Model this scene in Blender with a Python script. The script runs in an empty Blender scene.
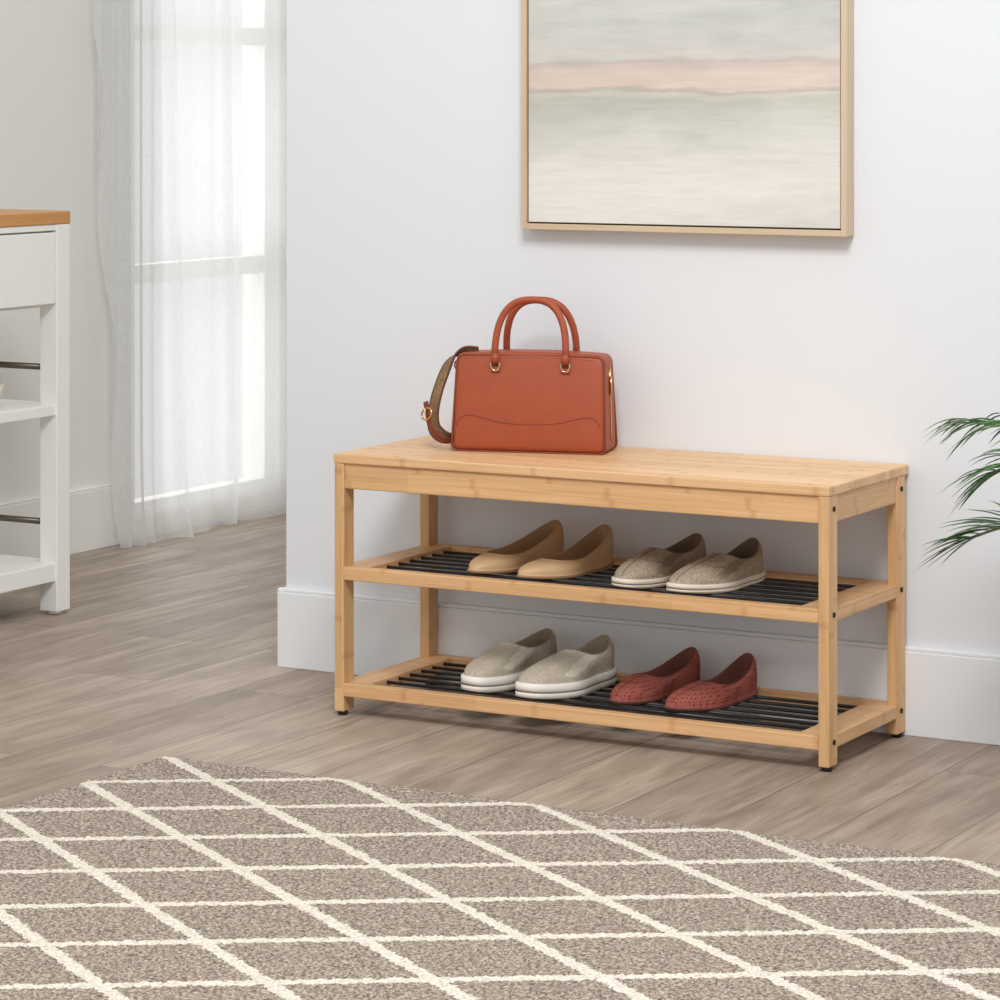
import bpy, bmesh, math, random
from mathutils import Vector, Matrix, noise
random.seed(7)
S=bpy.context.scene
COL=S.collection
try:
    S.view_settings.view_transform='Standard'; S.view_settings.look='None'
    S.view_settings.exposure=0.0
except Exception: pass

def lin(c):
    o=[]
    for v in c[:3]:
        v=v/255.0
        o.append(v/12.92 if v<=.04045 else ((v+.055)/1.055)**2.4)
    return (o[0],o[1],o[2],1)

# ---------------------------------------------------------------- materials
def newmat(name):
    m=bpy.data.materials.new(name); m.use_nodes=True
    nt=m.node_tree; b=nt.nodes['Principled BSDF']
    return m,nt,b
def N(nt,t,**k):
    n=nt.nodes.new(t)
    for a,v in k.items(): setattr(n,a,v)
    return n
def mth(nt,op,a,b=None,c=None):
    n=N(nt,'ShaderNodeMath',operation=op)
    for i,v in enumerate((a,b,c)):
        if v is None: continue
        if isinstance(v,(int,float)): n.inputs[i].default_value=v
        else: nt.links.new(v,n.inputs[i])
    return n.outputs[0]
def mixc(nt,f,a,b,mode='MIX'):
    n=N(nt,'ShaderNodeMix',data_type='RGBA',blend_type=mode)
    for s,v in ((n.inputs[0],f),(n.inputs[6],a),(n.inputs[7],b)):
        if isinstance(v,(int,float)): s.default_value=v
        elif isinstance(v,tuple): s.default_value=v
        else: nt.links.new(v,s)
    return n.outputs[2]
def coords(nt,scale=(1,1,1),loc=(0,0,0),rot=(0,0,0)):
    tc=N(nt,'ShaderNodeTexCoord'); mp=N(nt,'ShaderNodeMapping')
    mp.inputs['Scale'].default_value=scale; mp.inputs['Location'].default_value=loc; mp.inputs['Rotation'].default_value=rot
    nt.links.new(tc.outputs['Object'],mp.inputs['Vector'])
    return mp.outputs[0]
def noi(nt,vec,scale=5,detail=4,rough=.6):
    n=N(nt,'ShaderNodeTexNoise'); n.inputs['Scale'].default_value=scale
    n.inputs['Detail'].default_value=detail; n.inputs['Roughness'].default_value=rough
    if vec is not None: nt.links.new(vec,n.inputs['Vector'])
    return n.outputs[0]
def ramp(nt,f,stops):
    n=N(nt,'ShaderNodeValToRGB'); e=n.color_ramp.elements
    while len(e)<len(stops): e.new(.5)
    for i,(p,c) in enumerate(stops): e[i].position=p; e[i].color=c
    nt.links.new(f,n.inputs[0]); return n.outputs[0]
def bump(nt,b,h,strength=.3,dist=.002):
    n=N(nt,'ShaderNodeBump'); n.inputs['Strength'].default_value=strength; n.inputs['Distance'].default_value=dist
    nt.links.new(h,n.inputs['Height']); nt.links.new(n.outputs[0],b.inputs['Normal'])
def plain(name,c,rough=.6,metal=0,var=.06,scale=30,bs=0,bscale=400,spec=.5):
    m,nt,b=newmat(name)
    v=coords(nt); n=noi(nt,v,scale,3)
    c1=tuple(max(0,x*(1-var)) for x in lin(c)[:3])+(1,); c2=tuple(min(1,x*(1+var)) for x in lin(c)[:3])+(1,)
    nt.links.new(mixc(nt,n,c1,c2),b.inputs['Base Color'])
    b.inputs['Roughness'].default_value=rough; b.inputs['Metallic'].default_value=metal
    b.inputs['Specular IOR Level'].default_value=spec
    if bs: bump(nt,b,noi(nt,v,bscale,2),bs,.001)
    return m

def bamboo(name,axis,c=(220,177,130),perp=2,nodes=True,con=.95):
    """laminated bamboo: long grain, glued strips of differing tone, knuckle bands"""
    m,nt,b=newmat(name)
    sc=[48,48,48]; sc[axis]=1.6
    g=noi(nt,coords(nt,tuple(sc)),1.0,5,.65)
    sc2=[300,300,300]; sc2[axis]=7
    g2=noi(nt,coords(nt,tuple(sc2)),1.0,3,.6)
    L=lin(c)
    dk=(L[0]*(1-.24*con),L[1]*(1-.34*con),L[2]*(1-.46*con),1); lt=(min(1,L[0]*1.1),L[1]*1.13,L[2]*1.18,1)
    col=ramp(nt,g,[(.28,dk),(.48,L),(.72,lt)])
    col=mixc(nt,.35,col,ramp(nt,g2,[(.35,dk),(.65,lt)]))
    if nodes:
        tc=N(nt,'ShaderNodeTexCoord'); sp=N(nt,'ShaderNodeSeparateXYZ'); nt.links.new(tc.outputs['Object'],sp.inputs[0])
        a=sp.outputs[axis]; p=sp.outputs[perp] if perp<3 else mth(nt,'ADD',sp.outputs[0],sp.outputs[1])
        pi=mth(nt,'FLOOR',mth(nt,'DIVIDE',p,.0205))
        wn=N(nt,'ShaderNodeTexWhiteNoise',noise_dimensions='1D'); nt.links.new(pi,wn.inputs['W']); r=wn.outputs['Value']
        seg=mth(nt,'ADD',mth(nt,'DIVIDE',a,.27),mth(nt,'MULTIPLY',r,9.7))
        fr=mth(nt,'FRACT',seg); d=mth(nt,'MULTIPLY',mth(nt,'ABSOLUTE',mth(nt,'SUBTRACT',fr,.5)),.27)
        band=ramp(nt,d,[(0.0,(.76,.68,.57,1)),(.003,(.82,.75,.66,1)),(.009,(1,1,1,1))])
        col=mixc(nt,.65,col,band,'MULTIPLY')
        wn2=N(nt,'ShaderNodeTexWhiteNoise',noise_dimensions='2D'); cb=N(nt,'ShaderNodeCombineXYZ')
        nt.links.new(pi,cb.inputs[0]); nt.links.new(mth(nt,'FLOOR',mth(nt,'MULTIPLY',seg,.33)),cb.inputs[1]); nt.links.new(cb.outputs[0],wn2.inputs['Vector'])
        tone=ramp(nt,wn2.outputs['Value'],[(0,(.82,.78,.71,1)),(1,(1.05,1.05,1.05,1))])
        col=mixc(nt,.7,col,tone,'MULTIPLY')
    nt.links.new(col,b.inputs['Base Color'])
    b.inputs['Roughness'].default_value=.42; b.inputs['Specular IOR Level'].default_value=.4
    return m

# ---------------------------------------------------------------- mesh helpers
def mkobj(name,bm,mats,parent=None,smooth=False,loc=(0,0,0),rot=(0,0,0)):
    me=bpy.data.meshes.new(name); bm.to_mesh(me); bm.free()
    for m in (mats if isinstance(mats,(list,tuple)) else [mats]): me.materials.append(m)
    if smooth:
        for p in me.polygons: p.use_smooth=True
    o=bpy.data.objects.new(name,me); COL.objects.link(o); o.location=loc; o.rotation_euler=rot
    if parent is not None: o.parent=parent
    return o
def empty(name,loc=(0,0,0),rot=(0,0,0)):
    e=bpy.data.objects.new(name,None); COL.objects.link(e); e.location=loc; e.rotation_euler=rot
    e.empty_display_size=.1; return e
def merge(bm,t,mat=None,M=None):
    vm={}
    for v in t.verts: vm[v]=bm.verts.new(M@v.co if M is not None else v.co)
    for f in t.faces:
        try:
            nf=bm.faces.new([vm[v] for v in f.verts])
            nf.material_index=mat if mat is not None else f.material_index
            nf.smooth=f.smooth
        except ValueError: pass
    t.free()
def abox(bm,x0,x1,y0,y1,z0,z1,bev=0,seg=2,mat=0):
    t=bmesh.new(); bmesh.ops.create_cube(t,size=1)
    for v in t.verts:
        v.co=Vector((x0+(v.co.x+.5)*(x1-x0),y0+(v.co.y+.5)*(y1-y0),z0+(v.co.z+.5)*(z1-z0)))
    if bev: bmesh.ops.bevel(t,geom=list(t.edges),offset=bev,segments=seg,affect='EDGES',profile=.5)
    merge(bm,t,mat)
def box(name,x0,x1,y0,y1,z0,z1,mat,bev=.002,parent=None,seg=2):
    bm=bmesh.new(); abox(bm,x0,x1,y0,y1,z0,z1,bev,seg); return mkobj(name,bm,mat,parent)
def tube(bm,pts,r,n=10,mat=0,closed=False,flat=None):
    pts=[Vector(p) for p in pts]; k=len(pts); rings=[]
    up0=Vector((0,0,1)) if flat is None else Vector(flat[2])
    prev=None
    for i,p in enumerate(pts):
        if closed: t=(pts[(i+1)%k]-pts[i-1])
        else: t=pts[min(i+1,k-1)]-pts[max(i-1,0)]
        t.normalize()
        if flat is not None: a=up0-t*up0.dot(t)
        else:
            a=(prev-t*prev.dot(t)) if prev is not None else (up0-t*up0.dot(t))
        if a.length<1e-4: a=Vector((1,0,0))-t*t.x
        a.normalize(); prev=a; b=t.cross(a)
        rr=r[i] if isinstance(r,(list,tuple)) else r
        ra,rb=(rr,rr) if flat is None else (rr*flat[0],rr*flat[1])
        rings.append([bm.verts.new(p+a*math.cos(2*math.pi*j/n)*ra+b*math.sin(2*math.pi*j/n)*rb) for j in range(n)])
    m=k if closed else k-1
    for i in range(m):
        A=rings[i];B=rings[(i+1)%k]
        for j in range(n):
            f=bm.faces.new((A[j],A[(j+1)%n],B[(j+1)%n],B[j])); f.material_index=mat; f.smooth=True
    if not closed:
        for R in (rings[0][::-1],rings[-1]):
            f=bm.faces.new(R); f.material_index=mat
def lathe(bm,prof,n=40,mat=0,c=(0,0,0)):
    rings=[]
    for r,z in prof:
        rings.append([bm.verts.new((c[0]+r*math.cos(2*math.pi*j/n),c[1]+r*math.sin(2*math.pi*j/n),c[2]+z)) for j in range(n)])
    for A,B in zip(rings,rings[1:]):
        for j in range(n):
            f=bm.faces.new((A[j],A[(j+1)%n],B[(j+1)%n],B[j])); f.material_index=mat; f.smooth=True
    f=bm.faces.new(rings[0][::-1]); f.material_index=mat
    f=bm.faces.new(rings[-1]); f.material_index=mat
def cat(pts,n=8):
    P=[Vector(p) for p in pts]; P=[P[0]*2-P[1]]+P+[P[-1]*2-P[-2]]; o=[]
    for i in range(1,len(P)-2):
        for j in range(n):
            t=j/n; a,b,c,d=P[i-1],P[i],P[i+1],P[i+2]
            o.append(.5*((2*b)+(c-a)*t+(2*a-5*b+4*c-d)*t*t+(3*b-a-3*c+d)*t**3))
    o.append(P[-2]); return o

# ================================================================ ROOM
YW=.358   # main wall plane
XL=-2.615 # left wall plane
def wallmat(name,c):
    m,nt,b=newmat(name); v=coords(nt)
    n=noi(nt,v,1.5,2); c1=tuple(x*.985 for x in lin(c)[:3])+(1,)
    nt.links.new(mixc(nt,n,c1,lin(c)),b.inputs['Base Color']); b.inputs['Roughness'].default_value=.85
    b.inputs['Specular IOR Level'].default_value=.2
    bump(nt,b,noi(nt,v,260,2),.12,.0006); return m
m_wall=wallmat('paint_cool_white',(224,227,232))
m_wall2=wallmat('paint_warm_white',(234,233,226))
m_trim=plain('trim_white',(231,234,238),.5,var=.01)
m_trimw=plain('trim_warm_white',(236,235,229),.5,var=.01)

def floormat():
    m,nt,b=newmat('floor_planks')
    br=N(nt,'ShaderNodeTexBrick'); br.offset=.37; br.offset_frequency=2
    v=coords(nt,(1,1,1),(.11,.02,0),(0,0,math.pi/2))
    nt.links.new(v,br.inputs['Vector']); br.inputs['Scale'].default_value=1
    br.inputs['Brick Width'].default_value=1.05; br.inputs['Row Height'].default_value=.18
    br.inputs['Mortar Size'].default_value=.0014; br.inputs['Mortar Smooth'].default_value=.3
    br.inputs['Color1'].default_value=(0,0,0,1); br.inputs['Color2'].default_value=(1,1,1,1); br.inputs['Mortar'].default_value=(.5,.5,.5,1)
    bw=N(nt,'ShaderNodeRGBToBW'); nt.links.new(br.outputs['Color'],bw.inputs[0]); rnd=bw.outputs[0]
    tc=N(nt,'ShaderNodeTexCoord'); cmb=N(nt,'ShaderNodeCombineXYZ')
    nt.links.new(mth(nt,'MULTIPLY',rnd,7.3),cmb.inputs[0]); nt.links.new(mth(nt,'MULTIPLY',rnd,23.1),cmb.inputs[1])
    ad=N(nt,'ShaderNodeVectorMath',operation='ADD'); nt.links.new(tc.outputs['Object'],ad.inputs[0]); nt.links.new(cmb.outputs[0],ad.inputs[1])
    def stretched(sx,sy,scale,det,rough,dist=0):
        mp=N(nt,'ShaderNodeMapping'); mp.inputs['Scale'].default_value=(sx,sy,1); nt.links.new(ad.outputs[0],mp.inputs[0])
        n=N(nt,'ShaderNodeTexNoise'); n.inputs['Scale'].default_value=scale; n.inputs['Detail'].default_value=det; n.inputs['Roughness'].default_value=rough; n.inputs['Distortion'].default_value=dist
        nt.links.new(mp.outputs[0],n.inputs['Vector']); return n.outputs[0]
    g1=stretched(11,1.1,1,4,.6,2.0); g2=stretched(105,4.2,1,5,.72,.6)
    mpw=N(nt,'ShaderNodeMapping'); mpw.inputs['Scale'].default_value=(9,.9,1); nt.links.new(ad.outputs[0],mpw.inputs[0])
    wv=N(nt,'ShaderNodeTexWave',wave_type='RINGS'); wv.inputs['Scale'].default_value=1.5; wv.inputs['Distortion'].default_value=5; wv.inputs['Detail'].default_value=3; wv.inputs['Detail Scale'].default_value=1.4
    nt.links.new(mpw.outputs[0],wv.inputs['Vector'])
    base=ramp(nt,g1,[(.25,lin((143,127,113))),(.5,lin((166,150,136))),(.75,lin((187,172,158)))])
    fine=ramp(nt,g2,[(.36,(.62,.59,.56,1)),(.56,(1.04,1.04,1.04,1))])
    col=mixc(nt,.52,base,fine,'MULTIPLY')
    col=mixc(nt,.32,col,ramp(nt,wv.outputs[1],[(.0,(.78,.75,.72,1)),(.5,(1,1,1,1))]),'MULTIPLY')
    tone=ramp(nt,rnd,[(0,(.86,.84,.82,1)),(.5,(.98,.97,.96,1)),(1,(1.09,1.09,1.08,1))])
    col=mixc(nt,1,col,tone,'MULTIPLY')
    col=mixc(nt,mth(nt,'MULTIPLY',br.outputs['Fac'],.7),col,lin((88,76,67)))
    nt.links.new(col,b.inputs['Base Color'])
    rr=mth(nt,'MULTIPLY_ADD',g2,.15,.42); nt.links.new(rr,b.inputs['Roughness'])
    b.inputs['Specular IOR Level'].default_value=.35
    h=mth(nt,'SUBTRACT',mth(nt,'MULTIPLY',g2,.3),mth(nt,'MULTIPLY',br.outputs['Fac'],1.0))
    bump(nt,b,h,.25,.001); return m
box('floor',XL-.12,3.2,-5.6,3.6,-.06,0,floormat(),bev=0)
box('wall_back',-1.322,3.2,YW,YW+.12,0,2.7,m_wall,bev=.003)
bm=bmesh.new()
abox(bm,-1.333,3.2,YW-.014,YW,0,.150,.002); abox(bm,-1.333,3.2,YW-.011,YW,.150,.157,.002)
abox(bm,-1.333,-1.322,YW-.0135,YW+.134,0,.156,.002)
mkobj('baseboard_back',bm,m_trim)
wy0,wy1,wz0,wz1=1.62,2.29,.06,2.25
bm=bmesh.new()
abox(bm,XL-.12,XL,-5.6,wy0,0,2.7); abox(bm,XL-.12,XL,wy1,3.6,0,2.7)
abox(bm,XL-.12,XL,wy0,wy1,0,wz0); abox(bm,XL-.12,XL,wy0,wy1,wz1,2.7)
mkobj('wall_left',bm,m_wall2)
bm=bmesh.new(); abox(bm,XL,XL+.014,-5.6,wy0-.06,0,.150,.002); abox(bm,XL,XL+.011,-5.6,wy0-.06,.150,.157,.002)
mkobj('baseboard_left',bm,m_trimw)
box('wall_far',XL-.12,3.2,3.6,3.72,0,2.7,m_wall2,bev=0)
bm=bmesh.new()
abox(bm,XL-.07,XL-.02,wy0,wy0+.03,wz0,wz1,.002); abox(bm,XL-.07,XL-.02,wy1-.04,wy1,wz0,wz1,.002)
abox(bm,XL-.07,XL-.02,wy0+.03,wy1-.04,wz0,wz0+.03,.002); abox(bm,XL-.07,XL-.02,wy0+.03,wy1-.04,wz1-.05,wz1,.002)
for z in (.677,1.30,1.9): abox(bm,XL-.065,XL-.025,wy0+.03,wy1-.04,z-.024,z+.024,.002)
mkobj('window_1',bm,m_trimw)

# ---------------------------------------------------------------- curtain
def curtmat():
    m,nt,b=newmat('sheer_linen')
    nt.nodes.remove(b); out=nt.nodes['Material Output']
    w1=noi(nt,coords(nt,(1,500,30)),1,2); w2=noi(nt,coords(nt,(1,30,500)),1,2)
    wv=mth(nt,'ADD',mth(nt,'MULTIPLY',w1,.5),mth(nt,'MULTIPLY',w2,.5))
    d=N(nt,'ShaderNodeBsdfDiffuse'); d.inputs[0].default_value=lin((233,234,235))
    t=N(nt,'ShaderNodeBsdfTranslucent'); t.inputs[0].default_value=lin((240,241,242))
    tr=N(nt,'ShaderNodeBsdfTransparent')
    a=N(nt,'ShaderNodeMixShader'); a.inputs[0].default_value=.42
    nt.links.new(d.outputs[0],a.inputs[1]); nt.links.new(t.outputs[0],a.inputs[2])
    c=N(nt,'ShaderNodeMixShader'); nt.links.new(mth(nt,'MULTIPLY_ADD',wv,.22,.29),c.inputs[0])
    nt.links.new(a.outputs[0],c.inputs[1]); nt.links.new(tr.outputs[0],c.inputs[2])
    nt.links.new(c.outputs[0],out.inputs[0]); return m
bm=bmesh.new()
nu,nz=420,60; grid=[]
for i in range(nu+1):
    u=i/nu; col_=[]
    for k in range(nz+1):
        zz=2.44*(k/nz)**1.3
        left=1.475-.11*min(1,zz/1.3)
        y=left+u*(3.2-left)
        q=y-1.475
        s=math.exp(-max(0,q-.06)/.045)
        amp=.020
        f=math.sin(q*2*math.pi/.055)*s*.9
        f+=(1-s)*(.45*math.sin(q*2*math.pi/.30+.6)+1.5*math.exp(-((q-.25+.03*zz)/.014)**2)+1.5*math.exp(-((q-.50+.02*zz)/.014)**2)+.14*math.sin(q*2*math.pi/.115))
        f+=.25*noise.noise(Vector((q*8,zz*.9,3.1)))
        fl=math.exp(-zz/.10)
        x=-2.552+amp*f*(1+.25*fl)+.018*fl*math.sin(q*9)
        col_.append(bm.verts.new((x,y,zz+.002)))
    grid.append(col_)
for i in range(nu):
    for k in range(nz):
        f=bm.faces.new((grid[i][k],grid[i+1][k],grid[i+1][k+1],grid[i][k+1])); f.smooth=True
ob=mkobj('curtain',bm,curtmat())
bm=bmesh.new(); tube(bm,[(-2.552,1.3,2.46),(-2.552,3.3,2.46)],.012,12)
for y in (1.34,2.3,3.2): abox(bm,XL,-2.552,y-.01,y+.01,2.455,2.47,.002)
mkobj('curtain_rod',bm,plain('rod_metal',(180,178,172),.35,1))

# ================================================================ RUG
RX,RY=-1.022,-.471
def rugmat():
    m,nt,b=newmat('rug_trellis')
    tc=N(nt,'ShaderNodeTexCoord')
    wob=N(nt,'ShaderNodeTexNoise'); wob.inputs['Scale'].default_value=130; nt.links.new(tc.outputs['Object'],wob.inputs['Vector'])
    vm=N(nt,'ShaderNodeVectorMath',operation='MULTIPLY_ADD'); nt.links.new(wob.outputs['Color'],vm.inputs[0]); vm.inputs[1].default_value=(.018,.018,0); nt.links.new(tc.outputs['Object'],vm.inputs[2])
    sp=N(nt,'ShaderNodeSeparateXYZ'); nt.links.new(vm.outputs[0],sp.inputs[0])
    u=mth(nt,'DIVIDE',mth(nt,'ADD',sp.outputs[0],-RX-.009),.356)
    w=mth(nt,'DIVIDE',mth(nt,'ADD',sp.outputs[1],-RY-.009),.227)
    def fam(x):
        return mth(nt,'ABSOLUTE',mth(nt,'SUBTRACT',mth(nt,'FRACT',mth(nt,'ADD',x,100.5)),.5))
    d=mth(nt,'MINIMUM',fam(mth(nt,'ADD',u,w)),fam(mth(nt,'SUBTRACT',u,w)))
    ln=mth(nt,'LESS_THAN',d,.054)
    n1=noi(nt,tc.outputs['Object'],190,2,.7); n2=noi(nt,tc.outputs['Object'],70,2,.6)
    taupe=ramp(nt,n1,[(.34,lin((104,90,79))),(.5,lin((160,144,130))),(.66,lin((210,194,178)))])
    cream=ramp(nt,n1,[(.3,lin((210,197,180))),(.6,lin((246,238,224)))])
    nt.links.new(mixc(nt,ln,taupe,cream),b.inputs['Base Color'])
    b.inputs['Roughness'].default_value=1; b.inputs['Specular IOR Level'].default_value=.05
    b.inputs['Sheen Weight'].default_value=.15
    bump(nt,b,mth(nt,'ADD',n1,mth(nt,'MULTIPLY',n2,.5)),.9,.007); return m
rx0,rx1,ry0,ry1,rt=RX-.010,1.45,-2.11,RY+.009,.0095
nx,ny=620,412
rr_=random.Random(3)
vs=[];fs=[]
def edgew(x,y): return .003*noise.noise(Vector((x*9,y*9,0)))
for i in range(nx+1):
    for j in range(ny+1):
        x=rx0+(rx1-rx0)*i/nx; y=ry0+(ry1-ry0)*j/ny
        dd=min(x-rx0,rx1-x,y-ry0,ry1-y)
        z=rt*min(1,math.sqrt(max(0,dd)/.012))
        if dd>0: z+=rr_.uniform(-.0014,.0014); x+=rr_.uniform(-.001,.001)
        if i in(0,nx): x+=edgew(x,y)+rr_.uniform(-.001,.001)
        if j in(0,ny): y+=edgew(x,y)+rr_.uniform(-.001,.001)
        vs.append((x,y,max(.0005,z)))
for i in range(nx):
    for j in range(ny):
        a=i*(ny+1)+j; fs.append((a,a+ny+1,a+ny+2,a+1))
me=bpy.data.meshes.new('area_rug'); me.from_pydata(vs,[],fs); me.materials.append(rugmat())
me.polygons.foreach_set('use_smooth',[True]*len(fs)); me.update()
COL.objects.link(bpy.data.objects.new('area_rug',me))

# ================================================================ BENCH
bx=bamboo('bamboo_x',0,perp=2); by=bamboo('bamboo_y',1,perp=2); bz=bamboo('bamboo_z',2,(220,179,131),perp=3)
btop=bamboo('bamboo_top',0,(226,186,141),perp=1,con=.9)
m_blk=plain('black_metal',(32,32,35),.32,.0,var=.1); m_bolt=plain('bolt_dark',(40,36,34),.4,.8)
m_foot=plain('rubber_foot',(30,29,30),.7)
W=.981; D=.343
bench=empty('shoe_bench',(-W/2,D/2,0))
def rel(o):
    o.parent=bench; o.matrix_parent_inverse=Matrix.Translation((W/2,-D/2,0)); return o
rel(box('seat_top',-W-.001,0.001,-.001,.356,.462,.48,btop,bev=.003,seg=3))
lx,ly=.020,.037
for n,(x,y) in enumerate([(-W+.001,0.0),(-lx,.0),(-W+.001,D-ly),(-lx,D-ly)]):
    rel(box('leg_%d'%(n+1),x,x+lx,y,y+ly,.008,.4625,bz,bev=.0022))
    bm=bmesh.new(); lathe(bm,[(.0085,0),(.0092,.002),(.0092,.009)],20,c=(x+lx/2,y+.014 if y<.1 else y+ly-.014,0)); rel(mkobj('foot_%d'%(n+1),bm,m_foot))
rel(box('apron_front',-W+lx,-lx,.004,.022,.416,.463,bx))
rel(box('apron_back',-W+lx,-lx,D-.02,D-.003,.416,.463,bx))
for n,x in enumerate((-W+.003,-.021)):
    rel(box('apron_side_%d'%(n+1),x,x+.018,ly,D-ly+.001,.416,.463,by))
RR=.0033
for s,zt in (('upper',.273),('lower',.060)):
    rel(box(s+'_rail_front',-W+lx,-lx,.0,.022,zt-.024,zt,bx))
    rel(box(s+'_rail_back',-W+lx,-lx,D-.022,D-.002,zt-.024,zt,bx))
    rel(box(s+'_end_board_left',-W+.003,-W+.062,.022,D-.022,zt-.024,zt-.0005,by))
    rel(box(s+'_end_board_right',-.062,-.002,.037,D-.037,zt-.024,zt-.0005,by))
    bm=bmesh.new(); abox(bm,-.062,-.021,.022,.037,zt-.024,zt-.0005,.001); abox(bm,-.062,-.021,D-.037,D-.022,zt-.024,zt-.0005,.001); rel(mkobj(s+'_end_filler',bm,by))
    bm=bmesh.new()
    for k in range(7):
        y=.046+k*(.248/6); tube(bm,[(-W+.058,y,zt-.005-RR),(-.058,y,zt-.005-RR)],RR,12)
    rel(mkobj(s+'_slats',bm,m_blk))
bm=bmesh.new()
def bolt(y,z):
    t=bmesh.new(); bmesh.ops.create_cone(t,cap_ends=True,segments=18,radius1=.0045,radius2=.0045,depth=.004)
    merge(bm,t,0,Matrix.Translation((0.0,y,z))@Matrix.Rotation(math.pi/2,4,'Y'))
for z in (.440,.262,.048):
    for y in (.020,D-.020): bolt(y,z)
rel(mkobj('bolts',bm,m_bolt))

# ================================================================ SHOES
def make_shoe(name,toe,ang,L,Wd,P,mats,side=1):
    n=64; bm=bmesh.new()
    def prof(s,sn):
        e=P.get('he',.75)*(1-s)+P['te']*s
        m=1-.16*math.exp(-((s-.36)/.16)**2)-.10*math.exp(-((s-.0)/.35)**2)+.10*math.exp(-((s-.68)/.14)**2)
        return Wd/2*(max(sn,0)**e)*m
    def cl(s): return side*(.010*s*s-.008*math.sin(math.pi*s))
    def outl(i,k=1.0):
        ph=2*math.pi*i/n; s=(1-math.cos(ph))/2; sn=math.sin(ph)
        y=prof(s,abs(sn))*(1 if sn>=0 else -1)
        return Vector(((s-.5)*L*k+.5*L, y*k+cl(s), 0)),s
    def thr(i,inset=0.0):
        ph=2*math.pi*i/n; s=(1-math.cos(ph))/2; sn=math.sin(ph)
        st=P['s0']+(P['s1']-P['s0'])*s
        sn_o=math.sqrt(max(0,1-(1-2*st)**2))
        w=prof(st,sn_o)*P['tw']-.0005-inset
        r=min(1,abs(sn)**P.get('tr',.55))
        z0,z1,z2=P['hh'],P['hm'],P['hf']
        a=s; z=z0*(1-a)*(1-2*a)+4*z1*a*(1-a)+z2*a*(2*a-1)
        return Vector(((st)*L+(inset if s<.5 else -inset)*(abs(1-2*s)), w*r*(1 if sn>=0 else -1)+cl(st), z))
    rings=[];mi=[];ki=[]
    zs=P['sole']
    def add(fn,m,k=-1):
        rings.append([bm.verts.new(fn(i)) for i in range(n)]); mi.append(m); ki.append(k)
    spr=lambda s:P.get('spring',.004)*max(0,(s-.7)/.3)**2
    def so(k,z):
        def f(i):
            p,s=outl(i,k); p.z=z+spr(s)+(P.get('heel',0)*max(0,1-s/.28) if z>.0015 else 0); return p
        return f
    add(so(.96,0.0),0); add(so(1.0,.0016),0)
    sk=P.get('sk',1.03)
    add(so(sk,.003),0)
    if zs>.012: add(so(sk,zs*.40),0); add(so(sk*.985,zs*.44),4); add(so(sk*.985,zs*.50),4); add(so(sk,zs*.54),0)
    add(so(sk,zs-.001),0); add(so(.985,zs),0); add(so(.975,zs+.0003),4 if zs>.012 else 1)
    K=16; c=P.get('c',.6)
    for k in range(1,K+1):
        th=k/K*math.pi/2
        def f(i,th=th):
            a,s=outl(i,.975); b=thr(i)
            pf=1-max(0,math.cos(th))**P.get('pp',1.0)
            cc=c+(1-c)*max(0,1-s/.75)   # only the toe box is flattened
            zf=cc*math.sin(th)**P.get('zp',.85)+(1-cc)*pf
            p=a.lerp(b,pf); base=zs+spr(s)+P.get('heel',0)*max(0,1-s/.28)
            p.z=base+(b.z-base)*zf
            bl=P.get('bulge',.002)*math.sin(2*th)
            p.y+=bl*(1 if b.y-cl(s)>=0 else -1)*min(1,abs(b.y-cl(s))/.01)
            return p
        add(f,1,k)
    def ft(dz,ins):
        def f(i):
            p=thr(i,ins); p.z+=dz; return p
        return f
    add(ft(.0012,.0002),3); add(ft(.0012,.0018),3); add(ft(-.002,.0024),2)
    def fin(k):
        def f(i):
            p=thr(i,.003); q=Vector((p.x,p.y,zs+.004)); return p.lerp(q,k)
        return f
    add(fin(.5),2); add(fin(1.0),2)
    for a in range(len(rings)-1):
        for i in range(n):
            try:
                f=bm.faces.new((rings[a][i],rings[a][(i+1)%n],rings[a+1][(i+1)%n],rings[a+1][i]))
                m=mi[a+1]; k=ki[a+1]
                if m==1 and P.get('gore') and k>=4:
                    s=(1-math.cos(2*math.pi*(i+.5)/n))/2
                    g0,g1=P['gore']; mid=(g0+g1)/2; hw=(g1-g0)/2*(.35+.65*(k-3)/(K-3))
                    if abs(s-mid)<hw: m=5
                f.material_index=m; f.smooth=True
            except ValueError: pass
    for R,m in ((rings[0],0),(rings[-1],2)):
        for i in range(n//2):
            a,b,cc,d=R[i],R[(i+1)%n],R[(n-i-1)%n],R[(n-i)%n]
            vs=[]
            for v in (a,b,cc,d):
                if v not in vs: vs.append(v)
            if len(vs)>=3:
                try: f=bm.faces.new(vs); f.material_index=m
                except ValueError: pass
    up=[r for r,k in zip(rings,ki) if k>0]
    if P.get('seam'):
        pts=[r[n//2].co+Vector((0,0,.0006)) for r in up[int(K*P['seam']):]]
        tube(bm,pts,.0011,6,3)
    if P.get('toecap'):
        kk=int(K*P['toecap'])
        pts=[up[kk][i].co*1.0+Vector((0,0,.0006)) for i in range(int(n*.36),int(n*.64)+1)]
        tube(bm,pts,.0009,6,3)
    if P.get('sideseam'):
        for sgn in (1,-1):
            i=int(n*P['sideseam']) if sgn>0 else n-int(n*P['sideseam'])
            pts=[r[i].co+Vector((0,sgn*.0006,.0004)) for r in up]
            tube(bm,pts,.0009,6,3)
    bmesh.ops.remove_doubles(bm,verts=bm.verts,dist=.00005)
    bmesh.ops.recalc_face_normals(bm,faces=bm.faces)
    hx=toe[0]-math.cos(ang)*L; hy=toe[1]-math.sin(ang)*L
    return mkobj(name,bm,mats,None,False,(hx,hy,toe[2]+.0003),(0,0,ang))
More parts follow.
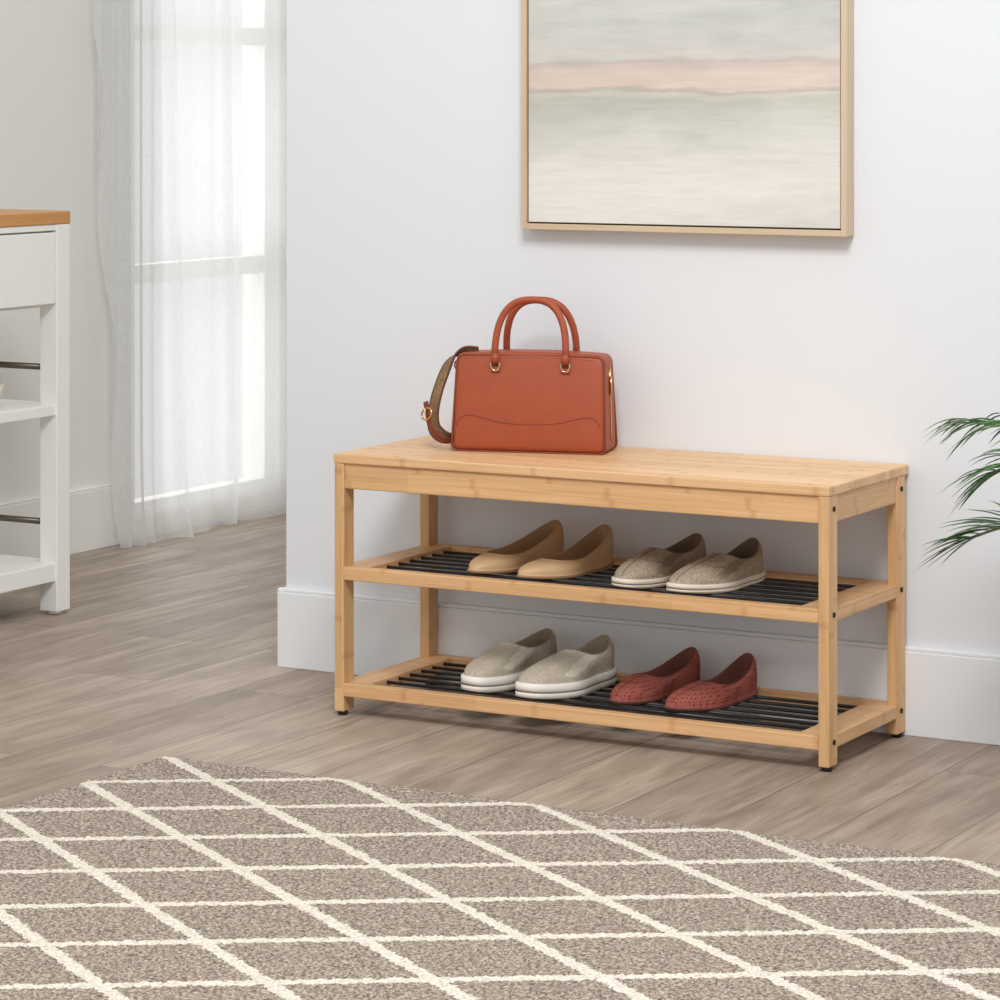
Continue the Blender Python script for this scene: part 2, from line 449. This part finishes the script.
def fabric(name,c,c2,scale=600,bs=.5,rough=.9):
    m,nt,b=newmat(name)
    a=noi(nt,coords(nt,(1,3.5,1)),scale,2,.7); d=noi(nt,coords(nt,(3.5,1,1)),scale,2,.7)
    k=mth(nt,'MULTIPLY',mth(nt,'ADD',a,d),.5)
    nt.links.new(ramp(nt,k,[(.4,lin(c2)),(.6,lin(c))]),b.inputs['Base Color'])
    b.inputs['Roughness'].default_value=rough; b.inputs['Specular IOR Level'].default_value=.1
    bump(nt,b,k,bs,.002); return m
m_tan=plain('tan_leather',(206,172,132),.55,var=.04,bs=.15)
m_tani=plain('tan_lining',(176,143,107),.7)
m_tans=plain('tan_sole',(158,122,88),.6)
tanP=dict(te=1.05,he=.60,s0=.03,s1=.72,tw=.90,hh=.074,hm=.036,hf=.030,sole=.006,heel=.006,sk=1.01,zp=.72,c=.85,tr=.5,bulge=.002)
ZU,ZL_=.268,.055
D2=-math.pi/2
def shoe_pair(nm,p1,p2,a1,a2,L,Wd,P,mats):
    make_shoe(nm,p1,D2-a1,L,Wd,P,mats,1); make_shoe(nm,p2,D2-a2,L,Wd,P,mats,-1)
shoe_pair('pointed_flat_shoe',(-.731,.054,ZU),(-.606,.042,ZU),.24,.16,.252,.084,tanP,[m_tans,m_tan,m_tani,m_tan,m_tans])
m_esp=fabric('espadrille_linen',(190,176,156),(140,125,108),230)
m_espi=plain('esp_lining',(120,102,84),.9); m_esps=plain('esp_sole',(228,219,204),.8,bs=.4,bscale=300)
m_espt=plain('esp_trim',(136,121,103),.9); m_gro=fabric('elastic_gore',(158,144,126),(128,114,98),300)
m_grv=plain('sole_groove',(132,120,106),.9)
espP=dict(te=.70,he=.60,s0=.03,s1=.52,tw=.84,hh=.071,hm=.046,hf=.058,sole=.016,sk=1.035,zp=.75,c=.55,pp=1.1,tr=.58,bulge=.002,gore=(.62,.86),seam=.05,toecap=.62)
shoe_pair('espadrille',(-.422,.044,ZU),(-.297,.040,ZU),.19,.13,.248,.088,espP,[m_esps,m_esp,m_espi,m_espt,m_grv,m_gro])
m_snk=fabric('sneaker_canvas',(204,194,178),(168,157,140),230,.5)
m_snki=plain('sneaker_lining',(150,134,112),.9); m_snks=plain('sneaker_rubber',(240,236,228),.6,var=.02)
m_snt=plain('sneaker_trim',(158,147,130),.9); m_sng=fabric('sneaker_gore',(222,215,202),(202,193,180),300)
snkP=dict(te=.66,he=.58,s0=.03,s1=.50,tw=.84,hh=.083,hm=.062,hf=.073,sole=.028,sk=1.035,zp=.72,c=.55,pp=1.15,tr=.58,bulge=.002,gore=(.60,.88),sideseam=.14)
shoe_pair('slip_on_sneaker',(-.730,.050,ZL_),(-.597,.042,ZL_),.17,.12,.250,.090,snkP,[m_snks,m_snk,m_snki,m_snt,m_grv,m_sng])
def redmat():
    m,nt,b=newmat('rust_perforated_suede')
    vo=N(nt,'ShaderNodeTexVoronoi'); vo.inputs['Scale'].default_value=175; vo.inputs['Randomness'].default_value=.15
    nt.links.new(coords(nt),vo.inputs['Vector'])
    k=mth(nt,'LESS_THAN',vo.outputs['Distance'],.33)
    nt.links.new(mixc(nt,k,lin((160,90,80)),lin((106,54,47))),b.inputs['Base Color'])
    b.inputs['Roughness'].default_value=.9; b.inputs['Specular IOR Level'].default_value=.1
    bump(nt,b,mth(nt,'MULTIPLY',k,-1),.5,.001); return m
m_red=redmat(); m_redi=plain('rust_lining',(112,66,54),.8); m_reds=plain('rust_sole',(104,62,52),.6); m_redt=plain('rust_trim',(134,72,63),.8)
redP=dict(te=.88,he=.60,s0=.03,s1=.62,tw=.88,hh=.072,hm=.038,hf=.041,sole=.006,heel=.004,sk=1.01,zp=.75,c=.7,tr=.5,bulge=.002,seam=.1)
shoe_pair('perforated_flat_shoe',(-.454,.082,ZL_),(-.326,.074,ZL_),.25,.18,.236,.082,redP,[m_reds,m_red,m_redi,m_redt,m_reds])

# ================================================================ HANDBAG
def leather():
    m,nt,b=newmat('cognac_leather'); v=coords(nt)
    n=noi(nt,v,25,3)
    nt.links.new(mixc(nt,n,lin((152,69,40)),lin((166,80,49))),b.inputs['Base Color'])
    b.inputs['Roughness'].default_value=.45; b.inputs['Specular IOR Level'].default_value=.4
    vo=N(nt,'ShaderNodeTexVoronoi'); vo.inputs['Scale'].default_value=700; nt.links.new(v,vo.inputs['Vector'])
    bump(nt,b,vo.outputs['Distance'],.35,.0008); return m
m_lea=leather(); m_pip=plain('leather_edge',(124,52,30),.5); m_gold=plain('gold_metal',(214,178,120),.25,1,var=.02)
m_stitch=plain('stitch_thread',(134,60,36),.7)
m_steel=plain('ring_metal',(205,190,170),.2,1,var=.02)
m_str=fabric('strap_webbing',(158,130,98),(118,92,68),120,.4)
m_stredge=plain('strap_edge_leather',(98,56,34),.55)
bw,bd,bh=.290,.104,.184
ba=math.radians(15)
fc=Vector((-.810,.134,.4802))
bag=empty('leather_handbag',fc,(0,0,ba))
def bagpt(u,v,w):
    wc=max(0,w)
    tx=.004*wc**1.2
    ty=.018*wc**1.5
    x=tx+(bw-2*tx)*u; y=ty+(bd-2*ty)*v
    z=bh*w-.005*(2*u-1)**2*wc
    return Vector((x,y,z))
bm=bmesh.new()
t=bmesh.new(); bmesh.ops.create_cube(t,size=1)
for v in t.verts: v.co=Vector((v.co.x*bw,v.co.y*bd,v.co.z*bh))
bmesh.ops.bevel(t,geom=list(t.edges),offset=.013,segments=4,affect='EDGES',profile=.5)
bmesh.ops.subdivide_edges(t,edges=[e for e in t.edges if e.calc_length()>.03],cuts=10,use_grid_fill=True)
for v in t.verts:
    u,vv,w=v.co.x/bw+.5,v.co.y/bd+.5,v.co.z/bh+.5
    p=bagpt(u,vv,w)
    bul=math.sin(math.pi*min(max(u,0),1))*math.sin(math.pi*min(max(w,0),1))
    p.y+=(-.004 if vv<.5 else .004)*bul*abs(2*vv-1)
    v.co=p
for f in t.faces: f.smooth=True
merge(bm,t,0)
mkobj('body',bm,m_lea,bag)
bm=bmesh.new()
for vv in (0.03,.97):
    pts=[]
    for (cu,cw,a0) in ((1-.045,.075,-90),(1-.055,.91,0),(.055,.91,90),(.045,.075,180)):
        for k in range(7):
            a=math.radians(a0+k*15); pts.append((cu+.045*math.cos(a),cw+.07*math.sin(a)))
    P3=[bagpt(u,vv,w) for (u,w) in pts]
    Q=[]
    for i in range(len(P3)):
        a,b_=P3[i],P3[(i+1)%len(P3)]; k=max(1,int((b_-a).length/.01))
        for j in range(k): Q.append(a.lerp(b_,j/k))
    tube(bm,Q,.0022,8,closed=True)
mkobj('piping',bm,m_pip,bag)
bm=bmesh.new()
def front(u,w,o=.0006):
    p=bagpt(u,0,w); bul=math.sin(math.pi*u)*math.sin(math.pi*w); p.y-=.004*bul+o; return p
S1=[(.03,.27),(.045,.32),(.075,.36),(.12,.37),(.20,.345),(.32,.30),(.5,.285),(.68,.30),(.80,.345),(.88,.37),(.925,.36),(.955,.32),(.97,.27)]
sm=cat([(u,w,0) for u,w in S1],10)
tube(bm,[front(p.x,p.y,.0003) for p in sm],.0007,6)
for i in range(60):
    u=.05+.9*i/60; tube(bm,[front(u,.945,.0001),front(u+.008,.945,.0001)],.0004,5)
mkobj('stitching',bm,m_stitch,bag)
bmh=bmesh.new(); bmr=bmesh.new(); bmt=bmesh.new()
for yv,lean in ((.0,.016),(1.0,-.018)):
    yb=bagpt(.5,yv,.85).y+(-.007 if yv==0 else .007)
    xa,xb=bw*.275,bw*.745
    xm=(xa+xb)/2; hw=(xb-xa)/2
    pts=[]
    base=bh*.90
    for k in range(0,41):
        a=math.pi*k/40
        cs=math.cos(a); sn=max(0,math.sin(a))
        x=xm-hw*.98*math.copysign(abs(cs)**.76,cs); z=base+.014+(.100 if yv==0 else .096)*sn**.84
        if k in (0,40): z=base+.004
        y=yb+lean*sn
        pts.append((x,y,z))
    tube(bmh,pts,.0066,12)
    for x in (xa+.002,xb-.002):
        ring=[(x+.0085*math.cos(a*math.pi/8),yb,base-.006+.0105*math.sin(a*math.pi/8)) for a in range(16)]
        tube(bmr,ring,.0018,8,closed=True)
        y0_,y1_=(yb-.001,yb+.007) if yv==0 else (yb-.007,yb+.001)
        abox(bmt,x-.0085,x+.0085,y0_,y1_,base-.018,base-.010,.0008)
        tube(bmh,[(x,yb,base-.002),(x,yb,base+.016)],[.0085,.0066],12)
mkobj('handles',bmh,m_lea,bag); mkobj('handle_rings',bmr,m_steel,bag); mkobj('handle_tabs',bmt,m_lea,bag)
bm=bmesh.new()
zx=[]
for w in (.12,.3,.5,.7,.88): p=bagpt(1,.5,w); zx.append((p.x+.001,p.y,p.z))
tube(bm,zx,.0018,8)
tube(bm,[(bagpt(1,.5,.82).x+.004,bd*.5-.004,bh*.58),(bagpt(1,.5,.82).x+.004,bd*.5-.004,bh*.76)],.0022,8)
p0=bagpt(0,.5,.86); tube(bm,[(p0.x-.004+.007*math.cos(a*math.pi/8),bd*.5,p0.z+.009*math.sin(a*math.pi/8)) for a in range(16)],.0015,8,closed=True)
mkobj('zip_hardware',bm,m_gold,bag)
sp=cat([(p0.x+.035,.055,bh*.965),(p0.x+.004,.050,bh*.965),(-.016,.046,bh*.86),(-.034,.040,bh*.62),(-.043,.032,bh*.38),(-.040,.026,bh*.22),(-.026,.022,.026),(-.010,.026,.020),(.006,.04,.019)],8)
bm=bmesh.new(); tube(bm,sp,.0155,12,flat=(1,.10,(.75,-.45,.55))); mkobj('shoulder_strap',bm,m_str,bag)
bm=bmesh.new()
upv=Vector((.75,-.45,.55))
for sg in (-1,1):
    ed=[]
    for i,p in enumerate(sp):
        t_=(sp[min(i+1,len(sp)-1)]-sp[max(i-1,0)]).normalized(); a=upv-t_*upv.dot(t_); a.normalize(); ed.append(p+a*.0145*sg)
    tube(bm,ed,.0021,8)
mkobj('strap_edging',bm,m_stredge,bag)
bm=bmesh.new()
sp2=cat([(-.054,.018,.088),(-.049,.014,.064),(-.043,.010,.044),(-.032,.008,.029),(-.018,.010,.020),(-.003,.02,.017)],6)
tube(bm,sp2,.0095,10,flat=(1,.16,(.6,-.6,.5))); mkobj('strap_leather_tip',bm,m_pip,bag)
bm=bmesh.new()
bc=Vector((-.050,.010,.066))
ring=[bc+Vector((.011*math.cos(a)+.003*math.sin(a),-.006*math.cos(a),.011*math.sin(a))) for a in [i*math.pi/8 for i in range(16)]]
tube(bm,ring,.0018,8,closed=True); tube(bm,[bc+Vector((0,0,-.011)),bc+Vector((-.003,-.003,.011))],.0013,6)
mkobj('strap_buckle',bm,m_gold,bag)

# ================================================================ PAINTING
m_oak=bamboo('oak_frame',2,(204,184,156),nodes=False,con=.6); m_oakh=bamboo('oak_frame_h',0,(204,184,156),nodes=False,con=.6)
def artmat():
    m,nt,b=newmat('abstract_landscape'); tc=N(nt,'ShaderNodeTexCoord')
    sp=N(nt,'ShaderNodeSeparateXYZ'); nt.links.new(tc.outputs['Object'],sp.inputs[0])
    n1=noi(nt,coords(nt,(3,1,14)),1.5,5,.65); n2=noi(nt,coords(nt,(5,1,60)),2,4,.7); n3=noi(nt,coords(nt,(1.2,1,3)),1.6,2)
    z=mth(nt,'ADD',sp.outputs[2],mth(nt,'MULTIPLY',mth(nt,'SUBTRACT',n1,.5),.045))
    z=mth(nt,'ADD',z,mth(nt,'MULTIPLY',mth(nt,'SUBTRACT',n3,.5),.05))
    z=mth(nt,'ADD',z,mth(nt,'MULTIPLY',sp.outputs[0],-.012))
    f=mth(nt,'DIVIDE',mth(nt,'SUBTRACT',z,.88),.8)
    def zz(v): return (v-.88)/.8
    st=[(0.0,(220,218,212)),(zz(.96),(226,223,217)),(zz(1.04),(217,215,209)),(zz(1.09),(207,206,198)),(zz(1.128),(194,194,183)),(zz(1.140),(208,204,195)),
        (zz(1.147),(188,179,168)),(zz(1.153),(220,203,193)),(zz(1.19),(218,201,192)),(zz(1.205),(198,187,179)),(zz(1.212),(207,203,198)),(zz(1.28),(197,199,194)),(zz(1.36),(212,209,204)),(1,(200,204,205))]
    col=ramp(nt,f,[(p,lin(c)) for p,c in st])
    col=mixc(nt,.5,col,ramp(nt,n2,[(.35,(.84,.84,.83,1)),(.6,(1,1,1,1))]),'MULTIPLY')
    big=noi(nt,coords(nt,(2.2,1,5),(3,0,1)),1.5,3,.6)
    col=mixc(nt,.85,col,ramp(nt,big,[(.38,(.87,.88,.88,1)),(.6,(1.02,1.02,1.02,1))]),'MULTIPLY')
    nt.links.new(col,b.inputs['Base Color']); b.inputs['Roughness'].default_value=.7
    bump(nt,b,n2,.1,.001); return m
pic=empty('framed_painting',(-.435,.34,1.3))
def relp(o):
    o.parent=pic; o.matrix_parent_inverse=Matrix.Translation((.435,-.34,-1.3)); return o
fx0,fx1,fz0,fz1,fy=-.767,-.104,.883,1.72,.322
fw=.011
relp(box('frame_left',fx0,fx0+fw,fy,YW,fz0,fz1,m_oak,bev=.001)); relp(box('frame_right',fx1-fw,fx1,fy,YW,fz0,fz1,m_oak,bev=.001))
relp(box('frame_bottom',fx0+fw,fx1-fw,fy,YW,fz0,fz0+fw,m_oakh,bev=.001)); relp(box('frame_top',fx0+fw,fx1-fw,fy,YW,fz1-fw,fz1,m_oakh,bev=.001))
relp(box('canvas',fx0+fw+.003,fx1-fw-.003,fy+.004,YW-.006,fz0+fw+.003,fz1-fw-.003,artmat(),bev=.001))
relp(box('backing',fx0+fw,fx1-fw,YW-.008,YW,fz0+fw,fz1-fw,plain('backing_dark',(150,128,100),.8),bev=0))

# ================================================================ CONSOLE TABLE (left)
m_cab=plain('cabinet_white_paint',(240,240,236),.45,var=.01); m_ctop=bamboo('cabinet_wood_top',1,(200,146,90),nodes=False)
m_bar=plain('bronze_rail',(96,88,78),.35,.7)
cx0,cx1,cy0,cy1=-2.56,-2.083,-.42,.655
cab=empty('console_table',((cx0+cx1)/2,(cy0+cy1)/2,0))
def relc(o):
    o.parent=cab; o.matrix_parent_inverse=Matrix.Translation((-(cx0+cx1)/2,-(cy0+cy1)/2,0)); return o
relc(box('top',cx0-.006,cx1+.001,cy0-.01,cy1+.001,.855,.884,m_ctop,bev=.003))
lw=.047
for n,(x,y) in enumerate(((cx0,cy0),(cx1-lw,cy0),(cx0,cy1-lw),(cx1-lw,cy1-lw))):
    relc(box('leg_%d'%(n+1),x,x+lw,y,y+lw,0.008,.855,m_cab,bev=.002))
    bm=bmesh.new(); lathe(bm,[(.014,0),(.016,.002),(.016,.009)],20,c=(x+lw/2,y+lw/2,0)); relc(mkobj('leg_glide_%d'%(n+1),bm,m_cab))
relc(box('carcass',cx0+.005,cx1-.022,cy0+.004,cy1-.004,.675,.855,m_cab,bev=.001))
ym=(cy0+cy1)/2
for n,(a,b_) in enumerate(((cy0+lw+.002,ym-.003),(ym+.003,cy1-lw-.002))):
    relc(box('drawer_front_%d'%(n+1),cx1-.022,cx1-.001,a,b_,.682,.838,m_cab,bev=.002))
    bm=bmesh.new(); tube(bm,[(cx1-.002,(a+b_)/2,.76),(cx1+.012,(a+b_)/2,.76),(cx1+.02,(a+b_)/2,.76)],[.006,.006,.013],16); relc(mkobj('knob_%d'%(n+1),bm,m_bar))
relc(box('rail_top',cx1-.022,cx1-.002,cy0+lw,cy1-lw,.842,.855,m_cab,bev=.001))
relc(box('shelf_mid',cx0+.004,cx1-.004,cy0+.004,cy1-.004,.437,.461,m_cab,bev=.002))
relc(box('shelf_low',cx0+.004,cx1-.004,cy0+.004,cy1-.004,.075,.115,m_cab,bev=.002))
bm=bmesh.new()
for y in (cy0+lw/2,cy1-lw/2):
    for z in (.54,.20): tube(bm,[(cx0+lw-.003,y,z),(cx1-lw+.003,y,z)],.007,12)
relc(mkobj('side_rails',bm,m_bar))
bm=bmesh.new(); lathe(bm,[(.03,0),(.034,.004),(.055,.03),(.062,.055),(.059,.055),(.05,.03),(.02,.01)],36)
mkobj('ceramic_bowl',bm,plain('ceramic_cream',(228,218,198),.35),None,False,(-2.165,.43,.4612))

# ================================================================ PALM
m_leaf=plain('palm_leaf',(76,112,62),.45,var=.35,scale=12); m_stem=plain('palm_stem',(110,130,70),.6); m_pot=plain('planter_white',(226,222,214),.6); m_soil=plain('soil',(60,48,38),1,bs=.8,bscale=60)
px_,py_=.60,-.02
palm=empty('potted_palm',(px_,py_,0))
bm=bmesh.new(); lathe(bm,[(.11,0),(.118,.006),(.145,.24),(.147,.26),(.135,.26),(.132,.235),(.02,.232)],48); mkobj('planter',bm,m_pot,palm)
bm=bmesh.new(); lathe(bm,[(.132,.228),(.132,.238),(.06,.246),(.004,.248)],32); mkobj('soil',bm,m_soil,palm)
bm=bmesh.new()
def frond(path,ln,nleaf,wid=.009,seed=0,droop=.35,f0=.38):
    rnd=random.Random(seed)
    P=cat(path,10); k=len(P)
    tube(bm,P,[.0045*(1-.75*i/k)+.0008 for i in range(k)],7,mat=1)
    for i in range(nleaf):
        f=f0+(1-f0)*i/(nleaf-1); q=f*(k-1); a=int(min(q,k-2)); p=P[a].lerp(P[a+1],q-a)
        t=(P[a+1]-P[a]).normalized()
        sd=t.cross(Vector((0,0,1)))
        if sd.length<.1: sd=Vector((0,1,0))
        sd.normalize(); up=sd.cross(t)
        for s in (-1,1):
            l=ln*(.60+.40*math.sin(math.pi*min(1,(f-.30)/.75)))*(.85+.3*rnd.random())
            fw_=.55+1.3*(f-.38)
            d=(sd*s*(1.0-.45*f)+t*fw_+up*(.65*rnd.random()+.05)).normalized()
            prev=None; seg=7
            for j in range(seg+1):
                g=j/seg; c=p+d*l*g+Vector((0,0,-1))*l*droop*g*g
                w=wid*max(0,math.sin(math.pi*(.12+.88*g)))**.8*.5 if g<1 else .0002
                side_=d.cross(up).normalized() if d.cross(up).length>.1 else sd
                v1=bm.verts.new(c+side_*w); v2=bm.verts.new(c-side_*w); v0=bm.verts.new(c-up*w*.4)
                if prev:
                    cur=(v1,v0,v2)
                    for A,B in ((0,1),(1,2)):
                        ff=bm.faces.new((prev[A],prev[B],cur[B],cur[A])); ff.smooth=True
                prev=(v1,v0,v2)
frond([(0,0,.24),(-.05,.01,.38),(-.13,.02,.50),(-.24,.03,.585),(-.345,.03,.600)],.140,28,seed=1,droop=.60)
frond([(0,0,.24),(-.07,.0,.33),(-.16,.01,.40),(-.27,.02,.435),(-.355,.02,.410)],.130,26,seed=2,droop=.30)
frond([(0,0,.24),(-.05,-.03,.38),(-.12,-.06,.49),(-.20,-.09,.55),(-.26,-.10,.54)],.125,24,seed=3,droop=.50)
for i in range(11):
    a=-2.2+i*.52
    if math.cos(a)<.1: continue
    r=.38+.1*random.random(); h=.55+.55*random.random()
    c,s=math.cos(a),math.sin(a)*.7
    if s>0: s*=.55
    frond([(0,0,.24),(c*r*.12,s*r*.12,.24+h*.45),(c*r*.4,s*r*.4,.24+h*.8),(c*r*.75,s*r*.75,.24+h*.92),(c*r,s*r,.24+h*.8)],.15,15,seed=10+i)
mkobj('fronds',bm,[m_leaf,m_stem],palm)

# ================================================================ LIGHT
w=bpy.data.worlds.new('world'); S.world=w; w.use_nodes=True
bg=w.node_tree.nodes['Background']; bg.inputs[0].default_value=(.99,.994,1,1); bg.inputs[1].default_value=.80
def area(name,loc,target,sx,sy,power,col=(1,1,1)):
    l=bpy.data.lights.new(name,'AREA'); l.shape='RECTANGLE'; l.size=sx; l.size_y=sy; l.energy=power; l.color=col
    o=bpy.data.objects.new(name,l); COL.objects.link(o); o.location=loc
    o.rotation_euler=(Vector(target)-Vector(loc)).to_track_quat('-Z','Y').to_euler(); return o
area('softbox_key',(.8,-2.5,3.3),(-.6,0,.2),1.1,1.1,98,(1,.995,.98))
area('window_daylight',(-3.6,2.0,1.3),(-2.6,2.0,1.2),3,3,60,(1,.998,.99))

# ================================================================ CAMERA
cd=bpy.data.cameras.new('camera'); co=bpy.data.objects.new('camera',cd); COL.objects.link(co)
co.location=(2.0067,-4.7003,1.1275); co.rotation_euler=(math.pi/2,0,.5115)
cd.sensor_width=36; cd.lens=3035.12/1000*36; cd.shift_y=-(500-99.76)/1000
cd.clip_end=100
S.camera=co
